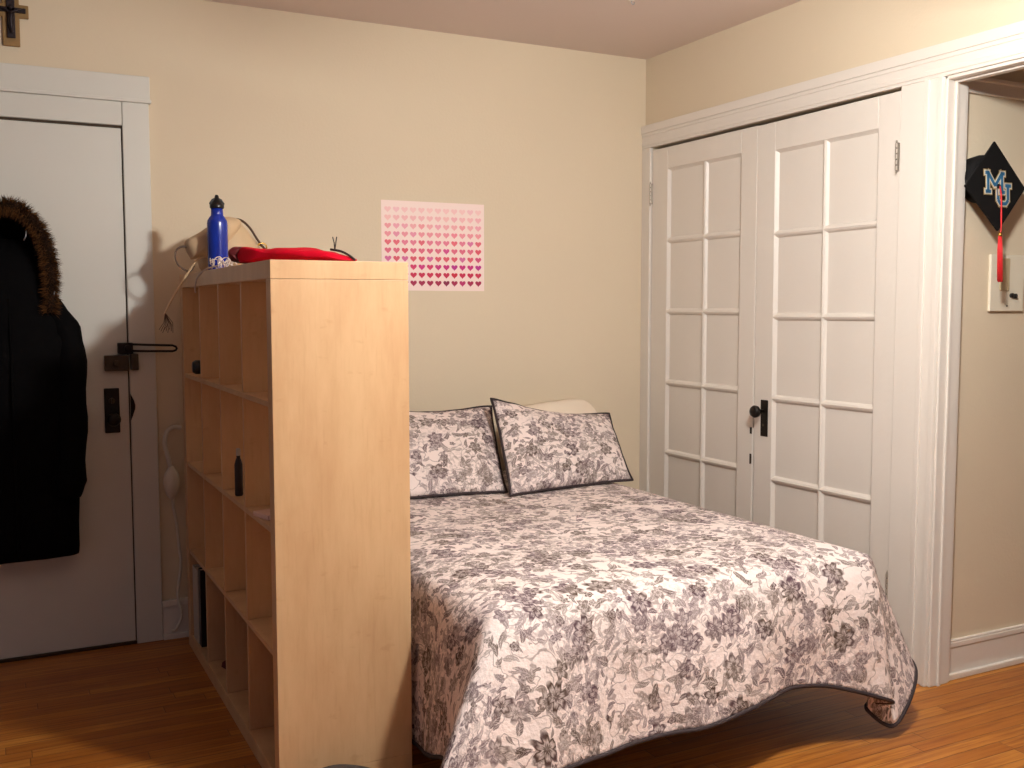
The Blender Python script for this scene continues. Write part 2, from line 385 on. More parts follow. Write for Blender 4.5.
# ------------------------------------------------------------------ closet doors
def closet_door(name, width, zrows, cols, mullion, rz, loc, dirn):
    """local: y from 0 (hinge) to dirn*width; face at x=0, thickness +x"""
    d = empty(name, loc, kind='structure', rz=rz)
    H = 2.118
    # stiles and rails around ten panes
    b = MB(); y0, y1 = 0, dirn*width
    cu, cv = cols      # pane field near / far distance from hinge
    fy = lambda u: dirn*u
    b.box((0, fy(0), .012), (.035, fy(cu), H)).box((0, fy(cv), .012), (.035, fy(width), H))
    b.box((0, fy(cu), zrows[0]), (.035, fy(cv), H)).box((0, fy(cu), .012), (.035, fy(cv), zrows[-1]))
    b.build('door_frame', M['white'], d, bevel=.003)
    m = MB(); w = .016
    prof = [(-w, .014), (-w*.55, .004), (0, 0), (w*.55, .004), (w, .014)]
    def bar_v(u, z0, z1, half=False):
        vs = []; P = prof if not half else prof
        for z in (z0, z1): vs += [(x, fy(u+o), z) for o, x in P]
        k = len(P); m.add(vs, [(i, i+1, k+i+1, k+i) for i in range(k-1)]+[(0, k, 2*k-1, k-1)])
    def bar_h(z, u0, u1):
        vs = []
        for u in (u0, u1): vs += [(x, fy(u), z+o) for o, x in prof]
        k = len(prof); m.add(vs, [(i, i+1, k+i+1, k+i) for i in range(k-1)]+[(0, k, 2*k-1, k-1)])
    bar_v(mullion, zrows[-1], zrows[0])
    for z in zrows[1:-1]: bar_h(z, cu, cv)
    # sloped glazing beads around the field
    bd = .012
    for (u, s) in ((cu, 1), (cv, -1)):
        m.add([(0.001, fy(u), zrows[-1]), (.014, fy(u+s*bd), zrows[-1]), (.014, fy(u+s*bd), zrows[0]), (0.001, fy(u), zrows[0])], [(0,1,2,3)])
    for (z, s) in ((zrows[0], -1), (zrows[-1], 1)):
        m.add([(0.001, fy(cu), z), (.014, fy(cu), z+s*bd), (.014, fy(cv), z+s*bd), (0.001, fy(cv), z)], [(0,1,2,3)])
    m.build('muntins', M['white'], d)
    rows = len(zrows)-1
    for r in range(rows):
        for (a, c) in ((cu, mullion), (mullion, cv)):
            MB().box((.014, fy(a), zrows[r+1]), (.02, fy(c), zrows[r])).build('painted_pane', M['white'], d)
    return d
def hinge(par, y, z, h=.1):
    b = MB(); c = (-.013, y, 0)
    for k in range(5): b.lathe([(.0042, z-h/2+k*h/5+.0015), (.0052, z-h/2+k*h/5+.003), (.0052, z-h/2+(k+1)*h/5-.003), (.0042, z-h/2+(k+1)*h/5-.0015)], 10, c)
    b.lathe([(.002, z+h/2), (.0042, z+h/2+.004), (.001, z+h/2+.009)], 8, c); b.lathe([(.001, z-h/2-.009), (.0042, z-h/2-.004), (.002, z-h/2)], 8, c)
    b.lathe([(.0025, z-h/2), (.0025, z+h/2)], 8, c, mi=1)
    b.box((-.011, y-.004, z-h/2), (.0, y+.004, z+h/2), 0)
    b.build('hinge', [M['hinge'], M['black_metal']], par, smooth=False)
zl = [2.015, 1.672, 1.328, .982, .638, .294]
zr_ = [2.000, 1.655, 1.31, .965, .62, .276]
XF = -.008
dl = closet_door('door_1', .772, zl, (.13, .668), .412, 0, (XF, YC0-.003, 0), -1)
dr = closet_door('door_2', .764, zr_, (.103, .652), .372, 0, (XF, YC1+.003, 0), 1)
dr.rotation_euler = (math.radians(-.4), 0, 0)     # sags towards the meeting stile
dr.location.z = .003; dr.location.y -= .008
hinge(dl, -.004, 1.906); hinge(dl, -.004, .32)
hinge(dr, .004, 1.884); hinge(dr, .004, .318)
# knob and plate on the right leaf
kb = MB(); ky = .70; kz = .878
kb.box((-.004, ky-.026, kz-.078), (0, ky+.018, kz+.078)); kb.build('lock_plate', M['black_metal'], dr, bevel=.002)
kb = MB(); kb.lathe([(.006, -.002), (.008, -.022), (.012, -.028), (.024, -.036), (.027, -.048), (.022, -.058), (.008, -.062)], 20, (0, ky+.004, kz+.03), 'x'); kb.build('knob', M['black_metal'], dr, smooth=True)
kb = MB().lathe([(.006, -.0045), (.006, -.0055)], 12, (0, ky, kz-.03), 'x'); kb.build('keyhole', M['gap'], dr)
MB().box((-.003, -.768, .800), (0, -.758, .828)).build('strike_plate', M['black_metal'], dl)
MB().box((-.003, -.768, .668), (0, -.758, .712)).build('latch_edge', M['brass_dark'], dl)

# ------------------------------------------------------------------ entry door
de = empty('door_3', (-2.4537, 0, 0), kind='structure')
MB().box((-.92, -.012, .012), (-.005, -.0004, 2.042)).build('door_slab', M['doorwhite'], de, bevel=.003)
MB().box((-.93, -.006, 0), (0, -.0003, 2.054)).build('door_gap', M['gap'], de)
b = MB().box((-.092, -.045, 1.102), (-.003, -.012, 1.163)); b.box((.003, -.05, 1.104), (.032, -.022, 1.168)); b.lathe([(.012, -.045), (.014, -.052), (.009, -.056)], 16, (-.05, 0, 1.132), 'y')
b.build('rim_lock', M['brass_dark'], de, bevel=.003)
b = MB().box((-.096, -.02, .858), (-.040, -.012, 1.034)); b.build('handle_plate', M['black_metal'], de, bevel=.003)
b = MB().lathe([(.007, -.02), (.009, -.045), (.023, -.055), (.027, -.07), (.018, -.082)], 18, (-.068, 0, .915), 'y'); b.build('knob', M['black_metal'], de, smooth=True)
b = MB().lathe([(.012, -.02), (.012, -.028), (.004, -.031)], 14, (-.068, 0, .985), 'y'); b.box((-.071, -.04, .975), (-.065, -.028, .995)); b.build('thumb_turn', M['brass_dark'], de)
b = MB().box((-.042, -.04, 1.168), (.014, -.012, 1.212)); b.lathe([(.014, -.04), (.014, -.052), (.006, -.056)], 14, (-.006, 0, 1.19), 'y'); b.build('guard_base', M['black_metal'], de, bevel=.003)
lp = [(.005, -.045, 1.206), (.06, -.05, 1.203), (.16, -.055, 1.199), (.172, -.055, 1.194), (.176, -.055, 1.187), (.172, -.055, 1.18), (.16, -.055, 1.176), (.06, -.05, 1.178), (.005, -.045, 1.18)]
MB().tube(lp, .0045, 8).build('swing_bar', M['black_metal'], de, smooth=True)
b = MB().prism([(0, .905), (.006, .92), (.016, .95), (.017, .965), (.012, .985), (0, 1.01)], -.030, -.022); b.build('strike_plate', M['black_metal'], de)
MB().box((-.93, -.02, 0), (0, -.0004, .012)).build('threshold', M['brass_dark'], de, bevel=.002)

# ================================================================== THINGS
# ------------------------------------------------------------------ ceiling fan with lamp (above the frame; its pull chain just reaches it)
fan = empty('ceiling_fan', (LAMP.x, LAMP.y, CE), 'white ceiling fan with one lit globe, hanging beyond the foot of the bed', 'ceiling fan')
MB().lathe([(.02, -.06), (.06, -.05), (.075, -.01), (.075, -.0005)], 24).build('canopy', M['fanwhite'], fan, smooth=True)
MB().lathe([(.05, -.33), (.09, -.31), (.12, -.26), (.12, -.2), (.09, -.15), (.03, -.13)], 28).build('motor_housing', M['fanwhite'], fan, smooth=True)
for k in range(5):
    a = math.radians(103 + 72*k)
    R = Matrix.Rotation(a, 4, 'Z')
    b = MB(); pl = [(.12, -.035), (.2, -.05), (.6, -.066), (.63, -.05), (.64, 0), (.63, .05), (.6, .066), (.2, .05), (.12, .035)]
    tilt = math.tan(math.radians(7))
    vs = [R @ Vector((x, y, -.402 + y*tilt)) for x, y in pl] + [R @ Vector((x, y, -.396 + y*tilt)) for x, y in pl]
    n = len(pl); b.add(vs, [tuple(range(n)), tuple(range(2*n-1, n-1, -1))] + [(i, n+i, n+(i+1) % n, (i+1) % n) for i in range(n)])
    b.build('blade', M['fanwhite'], fan)
    MB().tube([R @ Vector(p) for p in [(.09, 0, -.30), (.13, 0, -.33), (.15, 0, -.39), (.22, 0, -.393)]], .009, 8).build('blade_arm', M['fanwhite'], fan, smooth=True)
MB().lathe([(.055, -.375), (.055, -.33)], 20).build('fitter', M['fanwhite'], fan)
MB().lathe([(.03, -.523), (.062, -.505), (.08, -.47), (.08, -.43), (.062, -.395), (.045, -.375)], 14).build('globe', M['lit'], fan, smooth=True)
ch = MB(); ch.tube([(-.06, -.01, -.33), (-.075, -.02, -.38), (-.09, -.03, -.45), (-.09, -.03, -.60)], .0012, 6); ch.build('pull_chain', M['zip'], fan)
for o_ in list(fan.children):
    if not o_.name.startswith('canopy'): o_.location.z += .128
pk = MB(); pk.lathe([(.001, -.616), (.005, -.613), (.006, -.605), (.003, -.598)], 10, (-.09, -.03, 0)); pk.build('chain_knob', M['cream'], fan, smooth=True).location.z = .128

hk = empty('ceiling_hook', (-.618, -.792, CE-.0006), 'tiny shiny white hook in the ceiling at the top edge of the view', 'hook')
MB().lathe([(.004, -.006), (.012, -.004), (.014, 0)], 14).build('base', M['fanwhite'], hk, smooth=True)
MB().tube([(0, 0, -.004), (0, 0, -.014), (.006, 0, -.02), (.012, 0, -.016), (.012, 0, -.010)], .002, 8).build('hook', M['zip'], hk, smooth=True)
# ------------------------------------------------------------------ bookcase
BX0, BX1, BY0, BL, BH = -2.27, -1.88, -1.5646, 1.445, 1.476
bc = empty('bookcase', (BX0, BY0, 0), 'tall birch veneer cube bookcase with four rows of open compartments, dividing bed from door', 'bookcase')
T = .05; dt = .016
D = BX1-BX0
MB().box((0, 0, BH-T), (D, BL, BH)).build('top_board', M['birch'], bc, bevel=.0012)
MB().box((0, 0, .0005), (D, BL, T)).build('bottom_board', M['birch'], bc, bevel=.0012)
MB().box((0, 0, T+.0008), (D, T, BH-T-.0008)).build('end_panel', M['birch'], bc, bevel=.0012)
MB().box((0, BL-T, T+.0008), (D, BL, BH-T-.0008)).build('end_panel', M['birch'], bc, bevel=.0012)
ch_ = (BH-2*T-3*dt)/4; cw = (BL-2*T-3*dt)/4
zs = [T+ch_*(k+1)+dt*k for k in range(3)]; ys = [T+cw*(k+1)+dt*k for k in range(3)]
for z in zs: MB().box((.004, T+.0005, z), (D-.004, BL-T-.0005, z+dt)).build('shelf', M['birch'], bc, bevel=.0008)
zz = [T]+[z+dt for z in zs]
for y in ys:
    for z in zz: MB().box((.004, y, z+.0005), (D-.004, y+dt, z+ch_-.0005)).build('divider', M['birch'], bc, bevel=.0008)
cellz = [BH-T-ch_-(ch_+dt)*k for k in range(4)]   # floor height of rows, topmost first
celly = [BY0+T+(cw+dt)*k for k in range(4)]       # near edge of columns, nearest first

# things standing in the compartments
def shelf_things():
    # dark object in the top far compartment
    z = cellz[0]+.0008; y = celly[3]+.0
    o = empty('camera_body', (BX0+.075, y+.075, z), 'small black lumpy device in the top compartment of the bookcase farthest from view', 'device')
    b = MB().box((-.03, -.05, 0), (.06, .05, .055)); b.build('body', M['black_plastic'], o, bevel=.01, seg=3)
    b = MB().lathe([(.02, -.085), (.026, -.075), (.026, -.03)], 16, (0, 0, .036), 'x'); b.build('lens', M['black_plastic'], o, smooth=True)
    b = MB().box((-.02, -.03, .055), (.04, .03, .078)); b.build('grip', M['black_plastic'], o, bevel=.006)
    # two upright books in the bottom far compartment
    z = cellz[3]+.0008
    o = empty('binder', (BX0+.008, celly[3]+.205, z), 'tall pale grey binder upright in bottom compartment of the bookcase by the wall', 'binder')
    MB().box((0, 0, 0), (.27, .004, .29)).box((0, .091, 0), (.27, .095, .29)).box((0, .004, 0), (.004, .091, .29)).build('cover', M['paper2'], o, bevel=.0015)
    MB().box((.006, .006, .004), (.26, .089, .28)).build('pages', M['cream'], o)
    o = empty('notebook', (BX0+.012, celly[3]+.155, z), 'thin black notebook leaning beside the pale binder in bottom compartment', 'book')
    MB().box((0, 0, 0), (.25, .003, .30)).box((0, .042, 0), (.25, .045, .30)).box((0, .003, 0), (.003, .042, .30)).build('cover', M['black_plastic'], o, bevel=.001)
    MB().box((.005, .004, .004), (.245, .04, .295)).build('pages', M['cream'], o)
    # ball and red cloth in the bottom row, second compartment from the wall
    o = empty('ball', (BX0+.09, celly[2]+.24, z+.012), 'small dark navy ball on a red cloth in a bottom bookcase compartment', 'ball')
    MB().lathe([(.036*math.sin(a*PI/14)+.0004, .036-.036*math.cos(a*PI/14)) for a in range(15)], 20).build('shell', M['navy'], o, smooth=True)
    MB().lathe([(.0362, .033), (.0368, .036), (.0362, .039)], 20).build('seam', M['black_plastic'], o, smooth=True)
    b = inflate(MB(), [(-.06, 0), (.0, -.001), (.07, 0), (.075, .006), (.03, .011), (-.03, .0105), (-.065, .006)], .07, 0, 6, .001, 30, n=40)
    b.build('folded_cloth', M['red_dark'], loc=(0,0,0), smooth=True).location = (BX0+.10, celly[2]+.235, z+.001)
    setp(bpy.data.objects['folded_cloth'], 'dark red folded cloth under the navy ball in a bottom bookcase compartment', 'cloth')
    # slim dark bottle, second row, third column from wall
    z = cellz[1]+.0008
    o = empty('slim_bottle', (BX0+.028, celly[1]+.185, z), 'slim dark bottle standing in the second row of the bookcase', 'bottle')
    MB().lathe([(.011, 0), (.013, .004), (.013, .10), (.009, .115), (.006, .122), (.006, .13)], 18).build('body', M['dark_twig'], o, smooth=True)
    MB().lathe([(.007, .13), (.007, .150), (.005, .153)], 16).build('cap', M['paper2'], o)
    # pink card, nearest compartment second row
    o = empty('card_pack', (BX0+.018, celly[0]+.10, z), 'small pink and white card pack lying in nearest compartment of the second row', 'card pack', rz=.25)
    MB().box((0, 0, 0), (.055, .09, .014)).build('sleeve', M['pink'], o, bevel=.001)
    MB().box((.004, -.012, .002), (.051, .0, .012)).build('cards', M['paper'], o, bevel=.0005)
shelf_things()

# ------------------------------------------------------------------ bottle
bt = empty('water_bottle', (-2.186, -.45, BH+.0005), 'cobalt blue metal water bottle with black loop cap on the bookcase', 'bottle')
MB().lathe([(.032, 0), (.0365, .004), (.0365, .178), (.035, .188), (.028, .200), (.0225, .206), (.0215, .214), (.0215, .232)], 32).build('body', M['blue'], bt, smooth=True)
b = MB().lathe([(.0245, .232), (.0255, .235), (.0255, .245), (.020, .250), (.014, .258), (.009, .266), (.007, .276), (.0045, .281)], 24); b.build('cap', M['black_plastic'], bt, smooth=True)
b = MB().tube([(-.018, 0, .236), (-.0235, 0, .250), (-.015, 0, .262), (0, 0, .270), (.015, 0, .262), (.0235, 0, .250), (.018, 0, .236)], .0045, 8); b.build('cap_loop', M['black_plastic'], bt, smooth=True)

# ------------------------------------------------------------------ tan bag
bg = empty('handbag', (-2.105, -.27, BH+.008), 'slouchy tan leather handbag with hanging straps on the bookcase behind the blue bottle', 'bag')
sil = [(-.10, .0), (-.02, .0), (.07, .0), (.115, .012), (.125, .05), (.105, .11), (.07, .165), (.02, .20), (-.03, .198), (-.07, .175), (-.105, .13), (-.125, .075), (-.12, .025)]
b = inflate(MB(), sil, .10, 0, 12, .010, 13, n=72); b.build('pouch', M['bag'], bg, smooth=True, subsurf=1)
sil = [(-.16, .045), (-.12, .05), (-.06, .07), (.0, .13), (.03, .185), (.0, .207), (-.04, .205), (-.085, .175), (-.13, .145), (-.172, .115), (-.18, .08)]
b = inflate(MB(), sil, .055, -.07, 10, .008, 16, n=60); b.build('flap', M['bag'], bg, smooth=True, subsurf=1)
b = MB().tube(smooth_path([(-.01, .02, .200), (.04, .01, .203), (.075, 0, .175), (.105, -.01, .125), (.13, -.02, .09)], 26), .012, 10, flat=.4); b.build('handle', M['bag_dark'], bg, smooth=True)
b = MB().tube([(.118+.018*math.cos(a*PI/8), -.02, .098+.016*math.sin(a*PI/8)) for a in range(16)], .003, 8, closed=True); b.tube([(.105, -.02, .108), (.132, -.022, .088)], .002, 6); b.build('buckle', M['gold'], bg, smooth=True)
b = MB()
for k in range(5):
    a = k*.5; b.tube([(.125, -.02, .092), (.14+.004*k, -.022, .078+.003*k), (.158+.006*k, -.025, .070-.004*k)], .0018, 5)
b.build('strap_fringe', M['bag_dark'], bg)
b = MB().tube(smooth_path([(-.145, -.08, .07), (-.185, -.085, .09), (-.215, -.09, .07), (-.21, -.09, .025), (-.17, -.09, -.002), (-.150, -.085, .02)], 30), .0035, 8); b.build('cord_loop', M['bag_dark'], bg, smooth=True)
b = MB().tube(smooth_path([(-.12, -.09, .055), (-.15, -.1, .03), (-.185, -.11, -.02), (-.235, -.12, -.10), (-.265, -.12, -.16)], 26), [.007]*20+[.0065,.006,.0055,.005,.004,.003], 8, flat=.45); b.build('strap', M['strap'], bg, smooth=True)
b = MB()
for k in range(9):
    b.tube([(-.262, -.12, -.155), (-.268+.004*k, -.12+.003*(k % 3), -.19-.003*(k % 4)), (-.285+.006*k, -.12, -.215-.006*(k % 3))], .0011, 5)
b.build('tassel', M['bag_dark'], bg)
# pale yarn fringe lying at the foot of the bottle
fr = MB(); rnd = random.Random(3)
for k in range(13):
    x0 = rnd.uniform(-.018, .05); y0 = rnd.uniform(-.05, .03)
    p = [(x0, y0, .003+rnd.random()*.006)]
    for j in range(4): p.append((max(-.02, p[-1][0]+rnd.uniform(-.014, .02)), p[-1][1]+rnd.uniform(-.018, .016), .003+rnd.random()*.040))
    fr.tube(smooth_path(p, 12), .0016, 5)
fr.tube(smooth_path([(.045, 0, .035), (.01, 0, .016), (-.022, .06, .004), (-.038, .14, -.022), (-.037, .20, -.058), (-.034, .21, -.076)], 28), .0028, 7)
o = fr.build('yarn_fringe', M['fringe'], smooth=True); o.location = (-2.240, -.69, BH+.002)
setp(o, 'tangle of pale yarn fringe at foot of the blue bottle, one strand hanging down', 'yarn')

# ------------------------------------------------------------------ red pouch
rp = empty('red_pouch', (-2.120, -1.235, BH+.006), 'bright red folded fabric pouch lying on the near end of the bookcase', 'pouch', rz=math.radians(-52))
sil = [(-.19, .003), (-.1, .0), (.05, .0), (.17, .0), (.225, .003), (.205, .016), (.14, .032), (.06, .043), (-.03, .046), (-.09, .044), (-.14, .050), (-.185, .050), (-.20, .025)]
b = inflate(MB(), sil, .07, 0, 10, .006, 24, n=96, power=.4); b.build('pouch_body', M['red'], rp, smooth=True, subsurf=1)
b = inflate(MB(), [(-.205, .004), (-.16, .003), (-.165, .02), (-.16, .048), (-.185, .054), (-.212, .046), (-.216, .022)], .045, -.012, 8, .006, 40, n=40); b.build('folded_end', M['red_dark'], rp, smooth=True)
b = MB().tube(smooth_path([(.15, -.02, .036), (.185, -.02, .030), (.21, -.015, .018), (.228, -.01, .004)], 18), .0035, 8); b.build('piping', M['dark_twig'], rp, smooth=True)
b = MB().tube([(.165, -.02, .032), (.163, -.02, .055), (.158, -.02, .072)], .0018, 6); b.tube([(.165, -.02, .032), (.169, -.02, .055), (.172, -.02, .072)], .0018, 6); b.build('tie_ends', M['dark_twig'], rp)

# ------------------------------------------------------------------ poster of hearts
ps = MB(); px0, px1, pz0, pz1 = -1.394, -.894, 1.424, 1.820
ps.box((px0, -.0018, pz0), (px1, -.0004, pz1), 0)
rowcol = ['F7C9C9', 'F4BDC0', 'F2AFB4', 'EE98A4', 'E8809A', 'E26C88', 'D94F7E', 'D02A80', 'CC1F4E', 'A8174A']
alts = [['F8CDCB','F5C6CC'], ['F6C4C2','F2B4BC'], ['F09FA6','F0A8B8'], ['EF8C9C','EA96B0'], ['E66A7C','E07AA8'], ['E2566A','D84C90'], ['E05A6E','D86AA0'], ['C02C90','D8306A'], ['D0203E','B82458'], ['8C1444','C0246A']]
mats = [M['paper']]; hm = {}
def heart_mat(h):
    if h not in hm: hm[h] = len(mats); mats.append(plain('heart_print_'+h, col(h), .55, .02, 8))
    return hm[h]
hr = random.Random(11)
for r in range(10):
    for c in range(12):
        cx = px0+.030+c*(px1-px0-.06)/11; cz = pz1-.040-r*(pz1-pz0-.072)/9
        pts = []
        for k in range(22):
            a = 2*PI*k/22; X = 16*math.sin(a)**3; Z = 13*math.cos(a)-5*math.cos(2*a)-2*math.cos(3*a)-math.cos(4*a)
            pts.append((cx+X*.00098, cz+(Z+2)*.00092))
        h = rowcol[r] if hr.random() < .5 else hr.choice(alts[r])
        ps.prism(pts, -.0022, -.0018, heart_mat(h))
o = ps.build('heart_poster', mats, loc=((px0+px1)/2, 0, pz0))
setp(o, 'pink poster printed with rows of hearts fading from pale to crimson on back wall', 'poster')

# ------------------------------------------------------------------ crucifix
cr = empty('crucifix', (-2.828, 0, 2.312), 'small wooden crucifix with dark metal figure on the wall above the entry door', 'crucifix')
b = MB().box((-.029, -.012, 0), (.029, -.0004, .225)); b.build('upright', M['wood_dark'], cr, bevel=.003)
b = MB().box((-.060, -.0125, .104), (.060, -.0004, .152)); b.build('crossbar', M['wood_dark'], cr, bevel=.003)
b = MB().box((-.014, -.02, .028), (.014, -.012, .215)).box((-.05, -.02, .121), (.05, -.012, .139)); b.build('inner_cross', M['pewter'], cr, bevel=.002)
b = MB(); b.tube([(0, -.026, .118), (.001, -.028, .105), (-.002, -.028, .09), (0, -.03, .07), (.002, -.027, .045)], [.010, .009, .008, .007, .004], 8)
b.tube([(-.046, -.024, .136), (-.02, -.026, .128), (0, -.027, .118), (.02, -.026, .128), (.046, -.024, .136)], [.003, .004, .006, .004, .003], 7)
b.lathe([(.001, .126), (.006, .130), (.007, .137), (.001, .144)], 10, (0, -.029, 0)); b.build('figure', M['pewter'], cr, smooth=True)

# ------------------------------------------------------------------ black parka on the door
ct = empty('parka', (-2.872, -.012, .40), 'long black hooded parka with brown fur trim hanging on the white entry door', 'coat')
def coat_body():
    lv = [(.008, .205, .055), (.03, .212, .065), (.2, .218, .07), (.41, .226, .078), (.6, .232, .082), (.74, .236, .085), (.80, .232, .085), (.87, .205, .082), (.94, .165, .078), (.99, .14, .07), (1.06, .125, .065), (1.14, .115, .05), (1.2, .08, .03)]
    n = 56; vs = []; fs = []
    lv = smooth_path(lv, 44)
    for (z, w, d) in lv:
        for k in range(n):
            a = 2*PI*k/n; ca, sa = math.cos(a), math.sin(a)
            x = w*math.copysign(abs(ca)**.8, ca); y = d*math.copysign(abs(sa)**.8, sa)
            fold = 1+.05*math.sin(9*a+z*3)*(1-z/1.3)
            v = Vector((x, -d-.002+y*fold, z)); nz = noise.noise(Vector((x*5, y*9, z*4)))
            v.y -= abs(nz)*.018; v.x += noise.noise(Vector((x*3, 4, z*7)))*.006
            v.y = min(v.y, -.002)
            vs.append(v)
    for i in range(len(lv)-1):
        for k in range(n): fs.append((i*n+k, i*n+(k+1) % n, (i+1)*n+(k+1) % n, (i+1)*n+k))
    fs.append(tuple(range(n))); fs.append(tuple((len(lv)-1)*n+k for k in range(n)))
    return MB().add(vs, fs)
coat_body().build('coat_body', M['black_cloth'], ct, smooth=True)
for s in (-1, 1):
    p = smooth_path([(s*.12, -.09, .95), (s*.175, -.10, .88), (s*.198, -.115, .78), (s*.196, -.125, .55), (s*.185, -.13, .32), (s*.18, -.13, .24)], 24)
    MB().tube(p, [.055+.004*math.sin(i*1.4) if i < 20 else .055-.004*(i-19) for i in range(24)], 16).build('sleeve', M['black_cloth'], ct, smooth=True)
# hood: a deep shell open to the front
def hood():
    n = 30; m = 12; vs = []; fs = []
    arch = smooth_path([(-.13, .93), (-.138, 1.02), (-.135, 1.12), (-.11, 1.22), (-.06, 1.29), (0, 1.315), (.06, 1.29), (.11, 1.22), (.135, 1.12), (.138, 1.02), (.13, .93)], n)
    for j in range(m+1):
        t = j/m; q = math.cos(t*PI/2)**.6 if t < 1 else 0
        y = -.15+.145*math.sin(t*PI/2)
        for (x, z) in arch: vs.append((x*q, y, 1.08+(z-1.08)*max(q, .02)))
    for j in range(m):
        for k in range(n-1): fs.append((j*n+k, j*n+k+1, (j+1)*n+k+1, (j+1)*n+k))
    return MB().add(vs, fs), arch
hb, arch = hood(); hb.build('hood', M['black_cloth'], ct, smooth=True, solid=.004)
# fur ruff
ruff = MB(); path = [Vector((x*1.02, -.155, z)) for x, z in arch]
ruff.tube(path, [.018+.004*math.sin(i*2.1) for i in range(len(path))], 10)
rr = random.Random(5)
for k in range(11000):
    t = rr.random()*(len(path)-1.001); i = int(t); c = path[i].lerp(path[i+1], t-i); d = (path[i+1]-path[i]).normalized()
    a = rr.random()*2*PI; e1 = Vector((0,1,0)).cross(d).normalized(); e2 = Vector((0,1,0))
    nrm = e1*math.cos(a)+e2*math.sin(a); root = c+nrm*.014
    L = rr.uniform(.012, .036); tip = root+(nrm+Vector((rr.uniform(-.5,.5), rr.uniform(-.5,.3), rr.uniform(-.9,.2)))).normalized()*L
    if tip.y > -.002: tip.y = -.002
    side = d*rr.uniform(.0008, .0016)
    ruff.add([root-side, root+side, tip], [(0,1,2)], rr.random() < .5)
ruff.build('fur_trim', [M['fur_dark'], M['fur']], ct)
b = MB().box((.148, -.11, .90), (.162, -.03, 1.03)); b.build('lining', M['navy'], ct, bevel=.005)
MB().tube([(.142, -.165, .975), (.148, -.168, .995), (.151, -.165, 1.01)], .0025, 6).build('zip_pull', M['zip'], ct, smooth=True)
MB().tube([(.055, -.17, 1.19), (.062, -.172, 1.205), (.064, -.17, 1.225)], .0022, 6).build('cord_lock', M['zip'], ct, smooth=True)
b = MB().tube([(0, -.158+.0, .03), (0, -.176, .3), (0, -.186, .6), (0, -.178, .85), (0, -.15, .98)], .004, 6); b.build('zip', M['black_cloth'], ct)

# ------------------------------------------------------------------ white cord with bulb hanging by the casing
cd = empty('hanging_cord', (-2.305, -.005, .5), 'white hooked cord with a rounded grip hanging on wall between door casing and bookcase', 'cord')
b = MB().tube(smooth_path([(.04, -.03, .365), (.01, -.03, .37), (-.018, -.032, .35), (-.026, -.033, .30), (-.015, -.035, .25), (-.008, -.036, .215)], 26), .009, 10); b.build('hook', M['cord'], cd, smooth=True)
b = MB().lathe([(.008, .08), (.02, .095), (.03, .125), (.033, .155), (.027, .185), (.014, .205), (.008, .215)], 20, (-.004, -.037, 0)); b.build('grip', M['cord'], cd, smooth=True)
b = MB().tube(smooth_path([(0, -.036, .085), (.0, -.036, .05), (.012, -.03, -.02), (.02, -.025, -.12), (.026, -.02, -.2), (.01, -.022, -.32), (.022, -.034, -.40), (.0, -.034, -.455), (-.02, -.034, -.462)], 44), .006, 8); b.build('cable', M['cord'], cd, smooth=True)

# ------------------------------------------------------------------ bed
bed = empty('bed', (-1.14, -.02, 0), 'full size bed hidden under the floral bedspread, head against the back wall', 'bed')
def rbox(name, a, b, mat, bev, par): return MB().box(a, b).build(name, mat, par, bevel=bev, seg=4)
rbox('mattress', (-.66, -1.925, .36), (.66, -.03, .552), M['mattress'], .04, bed)
rbox('box_spring', (-.65, -1.90, .19), (.65, -.04, .358), M['mattress'], .015, bed)
fm = MB()
for x in (-.62, .59): fm.box((x, -1.85, .165), (x+.03, -.06, .19))
for y in (-1.85, -.97, -.09): fm.box((-.62, y, .165), (.62, y+.03, .19))
fm.build('frame', M['leg'], bed)
for x in (-.6, 0, .6):
    for y in (-1.3, -.12): MB().lathe([(.026, 0), (.026, .02), (.016, .03), (.016, .168)], 14, (x, y, 0)).build('leg', M['leg'], bed)

# bedspread: a flat cloth dropped over the mattress; hem given by measured points
xl, xr, yf, zt = -1.815, -.465, -1.965, .585
